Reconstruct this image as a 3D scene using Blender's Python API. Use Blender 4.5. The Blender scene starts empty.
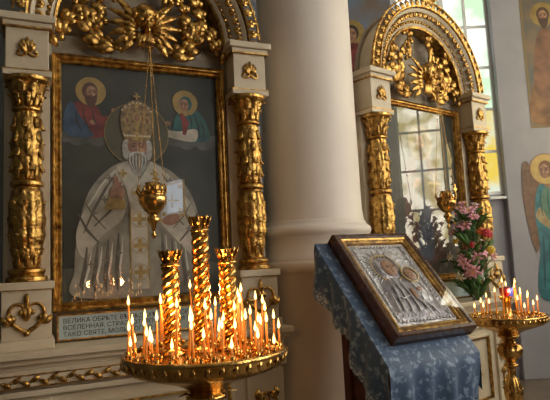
import bpy, random
from mathutils import Vector as V, Matrix
from math import *
random.seed(7)
scene=bpy.context.scene
scene.view_settings.view_transform='Standard'
# ---------------------------------------------------------------- materials
def nt(name):
    m=bpy.data.materials.new(name);m.use_nodes=True
    return m,m.node_tree,m.node_tree.nodes['Principled BSDF']
def mat(name,c1,c2=None,scale=8,rough=.5,metal=0,bump=0,bscale=None,coat=0,detail=4,emis=None,es=0,lo=.35,hi=.65):
    m,t,b=nt(name)
    b.inputs['Roughness'].default_value=rough;b.inputs['Metallic'].default_value=metal
    b.inputs['Coat Weight'].default_value=coat
    tc=t.nodes.new('ShaderNodeTexCoord')
    if c2 is None: c2=tuple(x*.85 for x in c1)
    n=t.nodes.new('ShaderNodeTexNoise');n.inputs['Scale'].default_value=scale;n.inputs['Detail'].default_value=detail
    t.links.new(tc.outputs['Object'],n.inputs['Vector'])
    r=t.nodes.new('ShaderNodeValToRGB');r.color_ramp.elements[0].position=lo;r.color_ramp.elements[1].position=hi
    r.color_ramp.elements[0].color=(*c2,1);r.color_ramp.elements[1].color=(*c1,1)
    t.links.new(n.outputs['Fac'],r.inputs['Fac']);t.links.new(r.outputs['Color'],b.inputs['Base Color'])
    if bump:
        n2=t.nodes.new('ShaderNodeTexNoise');n2.inputs['Scale'].default_value=bscale or scale*3
        t.links.new(tc.outputs['Object'],n2.inputs['Vector'])
        bp=t.nodes.new('ShaderNodeBump');bp.inputs['Strength'].default_value=bump;bp.inputs['Distance'].default_value=.01
        t.links.new(n2.outputs['Fac'],bp.inputs['Height']);t.links.new(bp.outputs['Normal'],b.inputs['Normal'])
    if emis:
        b.inputs['Emission Color'].default_value=(*emis,1);b.inputs['Emission Strength'].default_value=es
    return m
GOLD=mat('gilding',(.70,.42,.11),(.22,.105,.028),28,.29,1,.5,70)
BRASS=mat('brass',(.78,.47,.14),(.40,.21,.05),14,.22,1,.2,55)
CREAM=mat('cream_painted_wood',(.62,.52,.36),(.50,.41,.27),3,.42,0,.05,40)
TAN=mat('tan_panel',(.38,.31,.21),(.28,.22,.15),5,.5)
WOOD=mat('dark_wood',(.10,.028,.016),(.05,.014,.009),14,.35,0,.1,60)
CASEW=mat('case_wood',(.10,.045,.022),(.05,.022,.012),20,.25,0,.05,60,coat=.5)
COLM=mat('white_plaster_column',(.76,.68,.57),(.71,.63,.53),2,.5,0,.03,30)
COLB=mat('column_pedestal_paint',(.66,.52,.38),(.58,.45,.32),2,.45,0,.03,30)
WALL=mat('pale_plaster',(.41,.40,.43),(.35,.34,.37),2,.7,0,.05,20)
WALLD=mat('dark_painted_wall',(.09,.095,.09),(.045,.045,.04),2.2,.7,0,.05,20)
FLOOR=mat('stone_floor',(.20,.15,.11),(.13,.10,.07),3,.35)
WAX=mat('wax',(.80,.30,.05),(.70,.24,.03),20,.45,0,0,emis=(1,.28,.03),es=.14)  # faint emission put in for flame light glowing through the wax
WHITEW=mat('white_paint',(.85,.85,.83),None,5,.4)
SILVER=mat('silver_riza',(.72,.71,.70),(.44,.42,.41),16,.34,.45,.9,42)
RED=mat('red_glass',(.5,.02,.02),None,5,.1,0,0,coat=1)
BLUEG=mat('blue_glass',(.03,.05,.4),None,5,.1,0,0,coat=1)
SOOT=mat('wick',(.01,.01,.01))
def emi(name,c,s,c2=None,scale=2):
    m=bpy.data.materials.new(name);m.use_nodes=True;t=m.node_tree;t.nodes.clear()
    o=t.nodes.new('ShaderNodeOutputMaterial');e=t.nodes.new('ShaderNodeEmission')
    e.inputs['Color'].default_value=(*c,1);e.inputs['Strength'].default_value=s
    if c2:
        tc=t.nodes.new('ShaderNodeTexCoord');n=t.nodes.new('ShaderNodeTexNoise');n.inputs['Scale'].default_value=scale
        r=t.nodes.new('ShaderNodeValToRGB');r.color_ramp.elements[0].position=.4;r.color_ramp.elements[1].position=.6
        r.color_ramp.elements[0].color=(*c,1);r.color_ramp.elements[1].color=(*c2,1)
        t.links.new(tc.outputs['Object'],n.inputs['Vector']);t.links.new(n.outputs['Fac'],r.inputs['Fac']);t.links.new(r.outputs['Color'],e.inputs['Color'])
    t.links.new(e.outputs[0],o.inputs[0]);return m
FLAME=emi('flame',(1,.55,.16),6.5)
PANE=emi('daylight_glass_green',(.55,.78,.50),1.35,(1,1,.94),3)
PANEY=emi('daylight_glass_yellow',(.95,.70,.12),.95,(.85,.9,.7),3)
PANEB=emi('daylight_glass_bright',(.97,.95,.92),8.5,(1,.96,.88),2)
PANES=emi('daylight_glass_dim',(.80,.88,1),3.2,(.6,.7,.8),3)
PANEW=emi('daylight_glass_trees',(.42,.33,.12),9,(1,.93,.74),3.5)
def glassmat():
    m=bpy.data.materials.new('icon_glass');m.use_nodes=True;t=m.node_tree;t.nodes.clear()
    o=t.nodes.new('ShaderNodeOutputMaterial');mx=t.nodes.new('ShaderNodeMixShader')
    ge=t.nodes.new('ShaderNodeNewGeometry');dt=t.nodes.new('ShaderNodeVectorMath');dt.operation='DOT_PRODUCT'
    t.links.new(ge.outputs['Incoming'],dt.inputs[0]);t.links.new(ge.outputs['Normal'],dt.inputs[1])
    prev=dt.outputs['Value']
    for op,v,first in(('ABSOLUTE',0,0),('SUBTRACT',1,1),('POWER',4.5,0),('MULTIPLY',.92,0),('ADD',.08,0)):
        n=t.nodes.new('ShaderNodeMath');n.operation=op
        if first: n.inputs[0].default_value=v;t.links.new(prev,n.inputs[1])
        else: t.links.new(prev,n.inputs[0]);n.inputs[1].default_value=v
        prev=n.outputs[0]
    a=t.nodes.new('ShaderNodeBsdfTransparent');g=t.nodes.new('ShaderNodeBsdfGlossy');g.inputs['Roughness'].default_value=.015
    t.links.new(prev,mx.inputs[0]);t.links.new(a.outputs[0],mx.inputs[1]);t.links.new(g.outputs[0],mx.inputs[2]);t.links.new(mx.outputs[0],o.inputs[0]);return m
GLASS=glassmat()
def clothmat(name,c1,c2,vs,p0,p1):
    m,t,b=nt(name);tc=t.nodes.new('ShaderNodeTexCoord')
    v=t.nodes.new('ShaderNodeTexVoronoi');v.inputs['Scale'].default_value=vs;v.feature='SMOOTH_F1'
    n=t.nodes.new('ShaderNodeTexNoise');n.inputs['Scale'].default_value=60
    ad=t.nodes.new('ShaderNodeMath');ad.operation='ADD'
    r=t.nodes.new('ShaderNodeValToRGB');r.color_ramp.elements[0].position=p0;r.color_ramp.elements[1].position=p1
    r.color_ramp.elements[0].color=(*c1,1);r.color_ramp.elements[1].color=(*c2,1)
    t.links.new(tc.outputs['Object'],v.inputs['Vector']);t.links.new(tc.outputs['Object'],n.inputs['Vector'])
    t.links.new(v.outputs['Distance'],ad.inputs[0]);t.links.new(n.outputs['Fac'],ad.inputs[1]);t.links.new(ad.outputs[0],r.inputs['Fac'])
    t.links.new(r.outputs['Color'],b.inputs['Base Color']);b.inputs['Roughness'].default_value=.5
    b.inputs['Sheen Weight'].default_value=.25
    return m
CLOTH=clothmat('blue_brocade',(.20,.28,.37),(.035,.075,.145),26,.62,.90)
LACE=clothmat('lace_border',(.50,.52,.52),(.10,.15,.21),75,.60,.95)
# ---------------------------------------------------------------- mesh builder
class MB:
    def __init__(s): s.v=[];s.f=[];s.m=[];s.sm=[];s.mats=[];s.M=Matrix.Identity(4)
    def mi(s,mt):
        if mt not in s.mats: s.mats.append(mt)
        return s.mats.index(mt)
    def add(s,vs,fs,mt,smooth=False):
        o=len(s.v);i=s.mi(mt)
        s.v+= [tuple(s.M@V(p)) for p in vs]
        for f in fs: s.f.append(tuple(o+k for k in f));s.m.append(i);s.sm.append(smooth)
    def box(s,x0,x1,y0,y1,z0,z1,mt):
        s.add([(x,y,z) for x in(x0,x1) for y in(y0,y1) for z in(z0,z1)],[(0,1,3,2),(4,6,7,5),(0,4,5,1),(2,3,7,6),(0,2,6,4),(1,5,7,3)],mt)
    def prism(s,poly,y0,y1,mt):
        n=len(poly)
        s.add([(x,y0,z) for x,z in poly]+[(x,y1,z) for x,z in poly],[tuple(range(n)),tuple(range(2*n-1,n-1,-1))]+[(i,i+n,(i+1)%n+n,(i+1)%n) for i in range(n)],mt)
    def flat(s,poly,y,mt):
        s.add([(x,y,z) for x,z in poly],[tuple(range(len(poly)))],mt)
    def grid(s,nu,nv,fn,mt,closeu=False,smooth=True):
        vs=[fn(i,j) for j in range(nv) for i in range(nu)];fs=[]
        for j in range(nv-1):
            for i in range(nu if closeu else nu-1):
                a=j*nu+i;b=j*nu+(i+1)%nu;fs.append((a,b,b+nu,a+nu))
        s.add(vs,fs,mt,smooth)
    def lathe(s,prof,n,mt,c=(0,0,0),mod=None,sub=1,smooth=True):
        pr=[]
        for k in range(len(prof)-1):
            for q in range(sub):
                f=q/sub;pr.append((prof[k][0]*(1-f)+prof[k+1][0]*f,prof[k][1]*(1-f)+prof[k+1][1]*f))
        pr.append(prof[-1])
        def fn(i,j):
            th=2*pi*i/n;r,z=pr[j]
            if mod:r=r*(1+mod(th,z))
            return (c[0]+r*cos(th),c[1]+r*sin(th),c[2]+z)
        s.grid(n,len(pr),fn,mt,True,smooth)
    def tube(s,pts,rad,mt,up=(0,1,0),n=8,flat=1.0):
        pts=[V(p) for p in pts];L=len(pts);vs=[];fs=[]
        for i,p in enumerate(pts):
            t=(pts[min(i+1,L-1)]-pts[max(i-1,0)]);t=t.normalized() if t.length>0 else V((0,0,1))
            u=V(up[i]) if isinstance(up,list) else V(up)
            sd=t.cross(u)
            if sd.length<1e-4: sd=t.cross(V((.37,.2,.9)))
            sd.normalize();nn=sd.cross(t).normalized();r=rad[i] if hasattr(rad,'__len__') else rad
            for k in range(n):
                a=2*pi*k/n;vs.append(p+sd*cos(a)*r+nn*sin(a)*r*flat)
        for i in range(L-1):
            for k in range(n):
                a=i*n+k;b=i*n+(k+1)%n;fs.append((a,b,b+n,a+n))
        fs.append(tuple(range(n-1,-1,-1)));fs.append(tuple(range((L-1)*n,L*n)))
        s.add(vs,fs,mt,True)
    def ball(s,c,r,mt,n=10,m=7):
        if not hasattr(r,'__len__'): r=(r,r,r)
        s.grid(n,m,lambda i,j:(c[0]+r[0]*max(sin(pi*j/(m-1)),.001)*cos(2*pi*i/n),c[1]+r[1]*max(sin(pi*j/(m-1)),.001)*sin(2*pi*i/n),c[2]-r[2]*cos(pi*j/(m-1))),mt,True)
    def arc(s,prof,c,a0,a1,n,mt):
        k=len(prof);vs=[];fs=[]
        for i in range(n+1):
            a=a0+(a1-a0)*i/n
            for r,y in prof: vs.append((c[0]+r*cos(a),y,c[1]+r*sin(a)))
        for i in range(n):
            for j in range(k):
                a=i*k+j;b=i*k+(j+1)%k;fs.append((a,b,b+k,a+k))
        fs+=[tuple(range(k)),tuple(range(n*k,n*k+k))];s.add(vs,fs,mt)
    def frame(s,x0,x1,z0,z1,prof,mt):
        vs=[];k=len(prof)
        for (cx,cz,sx,sz) in((x0,z0,1,1),(x1,z0,-1,1),(x1,z1,-1,-1),(x0,z1,1,-1)):
            for ins,y in prof: vs.append((cx+sx*ins,y,cz+sz*ins))
        fs=[]
        for i in range(4):
            for j in range(k-1):
                a=i*k+j;b=((i+1)%4)*k+j;fs.append((a,b,b+1,a+1))
        s.add(vs,fs,mt)
    # ornaments in XZ plane at depth y
    def leaf(s,x,z,ang,L,w,y,mt,curl=0,n=9):
        pts=[];rad=[];px,pz=x,z
        for i in range(n):
            f=i/(n-1);a=ang+curl*f;pts.append((px,y-.4*w*sin(pi*f),pz));rad.append(max(.0012,w*.5*sin(pi*min(1,.12+f*.88))**.8))
            px+=cos(a)*L/(n-1);pz+=sin(a)*L/(n-1)
        s.tube(pts,rad,mt,(0,1,0),8,.45)
    def scroll(s,x,z,ang,L,turn,w,y,mt,leaves=3,n=26,lw=1.0):
        px,pz=x,z;pts=[];rad=[];sg=1 if turn>0 else -1
        for i in range(n):
            f=i/(n-1);a=ang+turn*f**1.7;pts.append((px,y,pz));rad.append(w*(.55-.35*f)+.0015)
            if leaves and i in [int(n*(k+.6)/(leaves+1.4)) for k in range(leaves)]:
                s.leaf(px,pz,a-sg*.9,L*.26*(1-.4*f)*lw,w*1.9*lw,y,mt,sg*1.1)
                s.leaf(px,pz,a-sg*.3,L*.22*(1-.4*f)*lw,w*1.5*lw,y-.006,mt,sg*1.3)
                s.leaf(px,pz,a+sg*.8,L*.17*(1-.4*f)*lw,w*1.5*lw,y,mt,-sg*.9)
            st=L/(n-1)*(1.25-.75*f);px+=cos(a)*st;pz+=sin(a)*st
        s.tube(pts,rad,mt,(0,1,0),8,.9);s.ball((px,y,pz),w*.75,mt)
    def obj(s,name,parent=None,bevel=0):
        me=bpy.data.meshes.new(name);me.from_pydata(s.v,[],s.f)
        for m in s.mats: me.materials.append(m)
        me.polygons.foreach_set('material_index',s.m);me.polygons.foreach_set('use_smooth',s.sm);me.update()
        import bmesh
        bm=bmesh.new();bm.from_mesh(me);bmesh.ops.recalc_face_normals(bm,faces=bm.faces);bm.to_mesh(me);bm.free()
        o=bpy.data.objects.new(name,me);scene.collection.objects.link(o)
        if parent:o.parent=parent
        if bevel:
            b=o.modifiers.new('bevel','BEVEL');b.width=bevel;b.segments=2;b.limit_method='ANGLE'
        return o
def empty(name,loc=(0,0,0),rz=0):
    e=bpy.data.objects.new(name,None);e.location=loc;e.rotation_euler=(0,0,rz);e.empty_display_size=.1
    scene.collection.objects.link(e);return e
def smooth_loop(p,k=6):
    n=len(p);o=[]
    for i in range(n):
        a,b,c,d=p[i-1],p[i],p[(i+1)%n],p[(i+2)%n]
        for q in range(k):
            t=q/k
            o.append(tuple(.5*(2*b[j]+(c[j]-a[j])*t+(2*a[j]-5*b[j]+4*c[j]-d[j])*t*t+(3*b[j]-a[j]-3*c[j]+d[j])*t**3) for j in(0,1)))
    return o
def ell(cx,cz,rx,rz,n=28,rot=0):
    return [(cx+rx*cos(2*pi*i/n)*cos(rot)-rz*sin(2*pi*i/n)*sin(rot),cz+rx*cos(2*pi*i/n)*sin(rot)+rz*sin(2*pi*i/n)*cos(rot)) for i in range(n)]
# ---------------------------------------------------------------- kiot
ZC=2.86
S=.93
BK=.06
def gold_column(g,cx,cy):
    def mod(th,z):
        if 1.97<z<2.33: return .15*abs(cos(4*th+ (z*22)))*abs(sin(z*30))+.04*cos(16*th)
        if 1.52<z<1.90: return .11*abs(cos(5*th))+.04*sin(z*70)
        if 2.35<z<2.48: return .08*cos(10*th)
        return 0
    prof=[(.0,1.40),(.105,1.40),(.105,1.425),(.085,1.435),(.095,1.45),(.095,1.465),(.07,1.475),(.058,1.50),(.072,1.56),(.084,1.66),(.086,1.76),(.078,1.86),(.066,1.91),(.086,1.92),(.086,1.94),(.062,1.955),(.070,2.0),(.072,2.15),(.066,2.30),(.060,2.33),(.078,2.34),(.078,2.352),(.062,2.365),(.070,2.42),(.098,2.49),(.118,2.505),(.118,2.525),(0,2.525)]
    g.lathe(prof,56,GOLD,(cx,cy,0),mod,5)
    def ring(z0,r0,n,L,w,out,ph=0,down=1):
        for k in range(n):
            a=2*pi*k/n+ph;pts=[];rad=[];ups=[]
            for i in range(8):
                f=i/7;rr=r0+out*f**2;zz=z0+down*L*sin(f*pi*.62)/sin(pi*.5)
                pts.append((cx+rr*cos(a),cy+rr*sin(a),zz));rad.append(max(.002,w*.5*sin(pi*(.15+.8*f))**.7));ups.append((cos(a),sin(a),.3))
            g.tube(pts,rad,GOLD,ups,7,.5)
    ring(2.355,.066,8,.075,.045,.034);ring(2.39,.072,8,.10,.045,.052,pi/8)
    ring(1.475,.062,8,.10,.042,.026);ring(1.90,.070,8,.08,.035,.024,pi/8,-1);ring(1.955,.066,8,.07,.035,.022)
    for zr in(2.06,2.14,2.22,2.30): ring(zr,.070,7,.06,.040,.028,zr*9,-1)
    for zr in(1.60,1.69,1.78): ring(zr,.080,8,.055,.034,.020,zr*7)
def kiot(name,loc,rz,icon,text=False):
    E=empty(name,loc,rz);b=MB();g=MB()
    b.box(-.78,-.53,0,BK,0,2.86,CREAM);b.box(.53,.78,0,BK,0,2.86,CREAM)
    b.box(-.53,.53,.02,BK,0,2.86,TAN)
    b.prism([(.74*S*cos(pi*i/40),ZC+.74*S*sin(pi*i/40)) for i in range(41)],.03,BK,TAN)
    b.box(-.53,.53,-.0,.02,2.70,2.86,TAN)
    for s in(-1,1):
        x0,x1=sorted((s*.53,s*.78));c=s*.66
        b.box(x0+.01,x1-.01,-.05,0,1.40,2.53,CREAM)
        b.box(c-.125,c+.125,-.19,0,2.525,2.56,CREAM)
        b.box(c-.11,c+.11,-.18,0,2.56,2.80,CREAM)
        b.box(c-.125,c+.125,-.20,0,2.80,2.83,CREAM);b.box(c-.145,c+.145,-.22,0,2.83,2.87,CREAM)
        b.box(c-.135,c+.135,-.22,0,1.36,1.40,CREAM);b.box(c-.12,c+.12,-.20,0,1.10,1.36,CREAM)
        b.box(c-.135,c+.135,-.22,0,1.05,1.10,CREAM)
    b.box(-.83,.83,-.30,BK,1.015,1.05,CREAM);b.box(-.81,.81,-.27,BK,.985,1.015,CREAM);b.box(-.79,.79,-.24,BK,.955,.985,CREAM)
    b.box(-.78,.78,-.20,0,.0,.955,CREAM);b.box(-.81,.81,-.24,0,0,.16,CREAM)
    b.box(-.80,.80,-.235,0,.82,.85,CREAM)
    for s in(-.66,.66): b.box(s-.12,s+.12,-.225,-.2,.18,.80,CREAM)
    b.frame(-.46,.46,.22,.76,[(0,-.20),(0,-.222),(.02,-.222),(.03,-.205)],CREAM)
    b.arc([(.56*S,.03),(.56*S,-.10),(.585*S,-.12),(.60*S,-.10),(.62*S,-.13),(.655*S,-.16),(.67*S,-.16),(.67*S,.03)],(0,ZC),0,pi,64,CREAM)
    b.arc([(.67*S,BK),(.67*S,-.17),(.695*S,-.19),(.71*S,-.17),(.71*S,BK)],(0,ZC),0,pi,64,CREAM)
    g.frame(-.53,.53,1.22,2.725,[(0,0),(0,-.05),(.008,-.06),(.016,-.05),(.022,-.05),(.032,-.035),(.045,-.04),(.052,-.03),(.055,-.012)],GOLD)
    for s in(-1,1):
        gold_column(g,s*.66,-.11)
        c=s*.66
        for a in(-1,-.5,0,.5,1): g.leaf(c,2.66,pi/2+a,.09-.02*abs(a),.03,-.185,GOLD,-a*.8)
        g.scroll(c,2.66,-pi/2+.7,.09,4,.014,-.185,GOLD,0);g.scroll(c,2.66,-pi/2-.7,.09,-4,.014,-.185,GOLD,0)
        for q in(-1,1):
            g.scroll(c,1.14,pi/2-q*1.05,.30,q*5.2,.020,-.205,GOLD,1)
            g.leaf(c,1.20,pi/2-q*.35,.085,.028,-.205,GOLD,q*.6)
        g.leaf(c,1.34,-pi/2,.10,.03,-.205,GOLD);g.ball((c,-.205,1.135),.016,GOLD)
        g.box(c-.127,c+.127,-.193,-.0,2.556,2.562,GOLD);g.box(c-.128,c+.128,-.203,0,1.357,1.364,GOLD)
        g.box(c-.128,c+.128,-.204,0,2.795,2.803,GOLD)
        for q in(-1,1):
            g.scroll(c,.50,pi/2-q*.8,.30,q*4.6,.02,-.228,GOLD,2);g.scroll(c,.50,-pi/2+q*.8,.30,-q*4.6,.02,-.228,GOLD,2)
    for i in range(36):
        x=-.77+i*.044
        g.leaf(x,.90,.35 if i%2 else -.35,.05,.026,-.245,GOLD,.6 if i%2 else -.6);g.ball((x,-.245,.90),.008,GOLD,6,5)
    g.box(-.79,.79,-.245,-.2,.868,.874,GOLD);g.box(-.79,.79,-.245,-.2,.928,.934,GOLD)
    b.box(-.79,.79,-.24,0,.87,.955,CREAM)
    for q in(-1,1):
        for s2 in(-1,1): g.scroll(0,.49,(0 if q>0 else pi)+s2*q*.5,.42,-s2*q*4.4,.022,-.21,GOLD,3)
    g.frame(-.44,.44,.24,.74,[(0,-.205),(0,-.226),(.012,-.226),(.016,-.205)],GOLD)
    for i in range(49):
        a=pi*i/48;x,z=.60*S*cos(a),ZC+.60*S*sin(a);g.ball((x,-.115,z),.014,GOLD,8,5)
    g.arc([(.545*S,.0),(.545*S,-.105),(.56*S,-.115),(.563*S,0)],(0,ZC),0,pi,64,GOLD)
    g.arc([(.708*S,-.10),(.708*S,-.20),(.72*S,-.205),(.725*S,-.19),(.725*S,-.10)],(0,ZC),0,pi,64,GOLD)
    N=30
    for i in range(N+1):
        a=pi*i/N;x,z=.72*S*cos(a),ZC+.72*S*sin(a)
        for q in(-1,0,1): g.leaf(x,z,a+q*.75,(.075-.015*abs(q))*S,.030,-.185,GOLD,-q*1.0)
        xm,zm=.795*S*cos(a),ZC+.795*S*sin(a);g.ball((xm,-.185,zm),.011,GOLD,6,5)
        a2=a+pi/N/2
        if i<N:
            R1=.625*S
            g.leaf(R1*cos(a2),ZC+R1*sin(a2),a2+.8,.055,.026,-.165,GOLD,-1.2);g.leaf(R1*cos(a2),ZC+R1*sin(a2),a2-.8,.055,.026,-.165,GOLD,1.2)
            g.ball((.635*S*cos(a2),-.165,ZC+.635*S*sin(a2)),.012,GOLD,6,5)
    g.arc([(.785*S,-.175),(.785*S,-.195),(.797*S,-.195),(.797*S,-.175)],(0,ZC),.05,pi-.05,64,GOLD)
    for a in(-1.1,-.7,-.35,0,.35,.7,1.1): g.leaf(0,ZC+.76*S,pi/2+a,.13-.04*abs(a),.045,-.18,GOLD,-a*.6)
    for q in(-1,1): g.scroll(0,ZC+.76*S,pi/2+q*1.4,.20,-q*4,.022,-.18,GOLD,2)
    # tympanum vines
    y=-.06
    for q in(-1,1):
        def dirn(t): return t if q>0 else pi-t
        X=lambda x:q*x
        g.scroll(X(.13),2.79,dirn(.15),.46,q*4.6,.030,y,GOLD,5,lw=1.15)
        g.scroll(X(.48),2.80,dirn(1.75),.40,q*4.4,.028,y,GOLD,5,lw=1.15)
        g.scroll(X(.41),3.03,dirn(2.2),.34,q*-4.0,.027,y,GOLD,4,lw=1.15)
        g.scroll(X(.24),2.98,dirn(1.2),.30,q*4.2,.025,y,GOLD,4,lw=1.1)
        g.scroll(X(.20),3.20,dirn(2.6),.26,q*-4.2,.024,y,GOLD,4,lw=1.1)
        g.leaf(X(.30),2.86,dirn(1.3),.16,.055,y,GOLD,q*.8);g.leaf(X(.13),3.10,dirn(1.3),.16,.05,y,GOLD,q*.9)
        g.leaf(X(.5),2.76,dirn(.9),.10,.045,y,GOLD,q*.8);g.leaf(X(.22),2.77,dirn(-.1),.12,.04,y,GOLD,q*.5)
        for k in range(6):
            g.leaf(X(.045),2.935-k*.017,dirn(1.05-k*.33),.215-.014*k,.050,y-.05+.004*k,GOLD,q*-.5)
            g.leaf(X(.045),2.935-k*.013,dirn(.95-k*.30),.13-.01*k,.040,y-.07+.004*k,GOLD,q*-.4)
    g.ball((0,y-.08,2.965),(.062,.055,.074),GOLD,16,12);g.ball((0,y-.085,3.00),(.066,.055,.055),GOLD,12,8)
    g.ball((0,y-.140,2.958),(.011,.014,.015),GOLD,8,6)
    for q in(-1,1): g.ball((q*.030,y-.125,2.94),(.017,.012,.015),GOLD,8,6);g.ball((q*.062,y-.08,2.99),(.025,.035,.04),GOLD,8,6)
    for a in(-.6,-.2,.2,.6): g.leaf(0,2.90,-pi/2+a,.13,.055,y-.05,GOLD,-a)
    b.obj('cabinet_body',E,.004);g.obj('gilded_carving',E)
    icon(E)
    gl=MB();gl.flat([(-.478,1.272),(.478,1.272),(.478,2.672),(-.478,2.672)],-.022,GLASS);gl.obj('glass_pane',E)
    pl=MB();pl.box(-.50,.50,-.03,-.01,1.065,1.20,PLATE);pl.frame(-.505,.505,1.06,1.205,[(0,-.01),(0,-.036),(.008,-.036),(.008,-.03)],GOLD);pl.obj('inscription_plate',E)
    if text:
        for i,(t,z) in enumerate((("ВЕЛИКА ОБРѢТЕ ВЪ БѢДАХЪ ТЯ ПОБОРНИКА",1.155),("ВСЕЛЕННАЯ, СТРАСТОТЕРПЧЕ, ЯЗЫКИ ПОБ.",1.118),("ТАКО СВЯТЕ, МОЛИ БОГА О НАСЪ",1.081))):
            c=bpy.data.curves.new('inscription','FONT');c.body=t;c.size=.036;c.extrude=.0005;c.materials.append(INK)
            o=bpy.data.objects.new('inscription_line_%d'%(i+1),c);scene.collection.objects.link(o);o.parent=E
            o.location=(-.475,-.0315,z);o.rotation_euler=(pi/2,0,0)
    return E
PLATE=mat('plate_enamel',(.42,.50,.48),(.34,.42,.40),4,.4)
INK=mat('ink',(.03,.03,.04))
def P(n,c,c2=None,sc=14,d=6): return mat('paint_'+n,c,c2,sc,.5,0,0,detail=d,lo=.30,hi=.70)
pBG=P('background',(.055,.058,.036),(.020,.024,.018),3.5);pROBE=P('robe',(.36,.33,.25),(.15,.135,.10),7)
pROBE2=P('robe_light',(.62,.56,.44),(.30,.265,.195),9);pSKIN=P('skin',(.40,.21,.12),(.20,.10,.055),22)
pBEARD=P('beard',(.50,.47,.41),(.24,.22,.19),40);pDK=P('dark',(.03,.025,.02));pHALO=P('halo',(.40,.27,.08),(.26,.17,.05))
pMIT=P('mitre',(.36,.24,.10),(.10,.065,.035),40);pRED=P('red',(.26,.045,.035),(.10,.015,.015),12);pBLUE=P('blue',(.05,.11,.18),(.025,.05,.09))
pTEAL=P('teal',(.035,.15,.14),(.018,.07,.065),12);pCLOUD=P('cloud',(.12,.12,.10),(.05,.053,.042),10);pBOOK_REFL=P('book_reflection',(.46,.50,.52),(.30,.33,.35),9);pGR=P('ground',(.09,.10,.07),(.035,.04,.03),6)  # book cover: window reflection painted in as its pale blue-white
pCROSS=P('cross',(.20,.17,.12));pGLD=P('gold',(.48,.33,.10),(.22,.14,.04),40);pFOLD=P('fold',(.15,.13,.095),(.08,.07,.055),20)
pHI=P('highlight',(.70,.66,.55),(.52,.48,.38),20);pWHISK=P('whisker',(.66,.64,.58),(.45,.43,.38),40)
class Paint:
    def __init__(s,y): s.b=MB();s.y=y;s.k=0
    def sh(s,poly,m,sm=True):
        s.k+=1;s.b.flat(smooth_loop(poly) if sm else poly,s.y-s.k*.00009,m)
    def el(s,cx,cz,rx,rz,m,rot=0): s.sh(ell(cx,cz,rx,rz,rot=rot),m,False)
    def ring(s,cx,cz,r,w,m):
        s.k+=1;n=40;y=s.y-s.k*.00009
        s.b.add([(cx+q*cos(2*pi*i/n),y,cz+q*sin(2*pi*i/n)) for q in(r,r+w) for i in range(n)],[(i,(i+1)%n,(i+1)%n+n,i+n) for i in range(n)],m)
    def stroke(s,pts,w,m):
        pts=[V((a,b,0)) for a,b in pts];n=len(pts);L=[];R=[]
        for i,p in enumerate(pts):
            t=(pts[min(i+1,n-1)]-pts[max(i-1,0)]).normalized();d=V((-t.y,t.x,0))*w*.5*sin(pi*(i+.4)/(n-.2));L.append((p+d)[:2]);R.append((p-d)[:2])
        s.sh([tuple(q) for q in L+R[::-1]],m,False)
    def cross(s,cx,cz,r,m,t=.3):
        w=r*t;s.sh([(cx-w,cz-r),(cx+w,cz-r),(cx+w,cz-w),(cx+r,cz-w),(cx+r,cz+w),(cx+w,cz+w),(cx+w,cz+r),(cx-w,cz+r),(cx-w,cz+w),(cx-r,cz+w),(cx-r,cz-w),(cx-w,cz-w)],m,False)
    def face(s,cx,cz,r,beard=None,hair=None,t=0):
        if hair: s.el(cx-t*r*.12,cz+r*.25,r*.95,r*1.12,hair)
        s.el(cx+t*r*.1,cz,r*.68,r*.98,pSKIN)
        s.sh([(cx-r*.62,cz+r*.2),(cx-r*.45,cz+r*.15),(cx-r*.4,cz-r*.5),(cx-r*.2,cz-r*.9),(cx-r*.5,cz-r*.6)],pNOSE)
        s.sh([(cx+r*.02,cz+r*.55),(cx+r*.35,cz+r*.5),(cx+r*.3,cz+r*.72),(cx-r*.2,cz+r*.75)],pSKH)
        s.el(cx+r*.33,cz-r*.18,r*.14,r*.16,pSKH)
        if beard:
            s.sh([(cx-r*.75,cz-.05*r),(cx-r*.7,cz-r*.9),(cx-r*.35,cz-r*1.7),(cx,cz-r*2.0),(cx+r*.35,cz-r*1.7),(cx+r*.7,cz-r*.9),(cx+r*.75,cz-.05*r),(cx+r*.45,cz-r*.35),(cx,cz-r*.3),(cx-r*.45,cz-r*.35)],beard)
        for q in(-1,1):
            s.el(cx+q*r*.28+t*r*.16,cz+r*.12,r*.15,r*.085,pNOSE);s.el(cx+q*r*.28+t*r*.16,cz+r*.12,r*.10,r*.05,pDK);s.el(cx+q*r*.28+t*r*.16,cz+r*.29,r*.20,r*.03,pDK,-q*.2)
        s.el(cx+t*r*.22,cz-r*.08,r*.06,r*.27,pSKH);s.el(cx+t*r*.22-r*.07,cz-r*.12,r*.03,r*.22,pNOSE);s.el(cx+t*r*.16,cz-r*.5,r*.16,r*.045,pLIP)
pNOSE=P('nose',(.22,.11,.065));pLIP=P('lips',(.28,.08,.06));pHAIRB=P('hairb',(.09,.045,.028));pSKH=P('skin_light',(.52,.31,.19),(.40,.22,.13),25)
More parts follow.
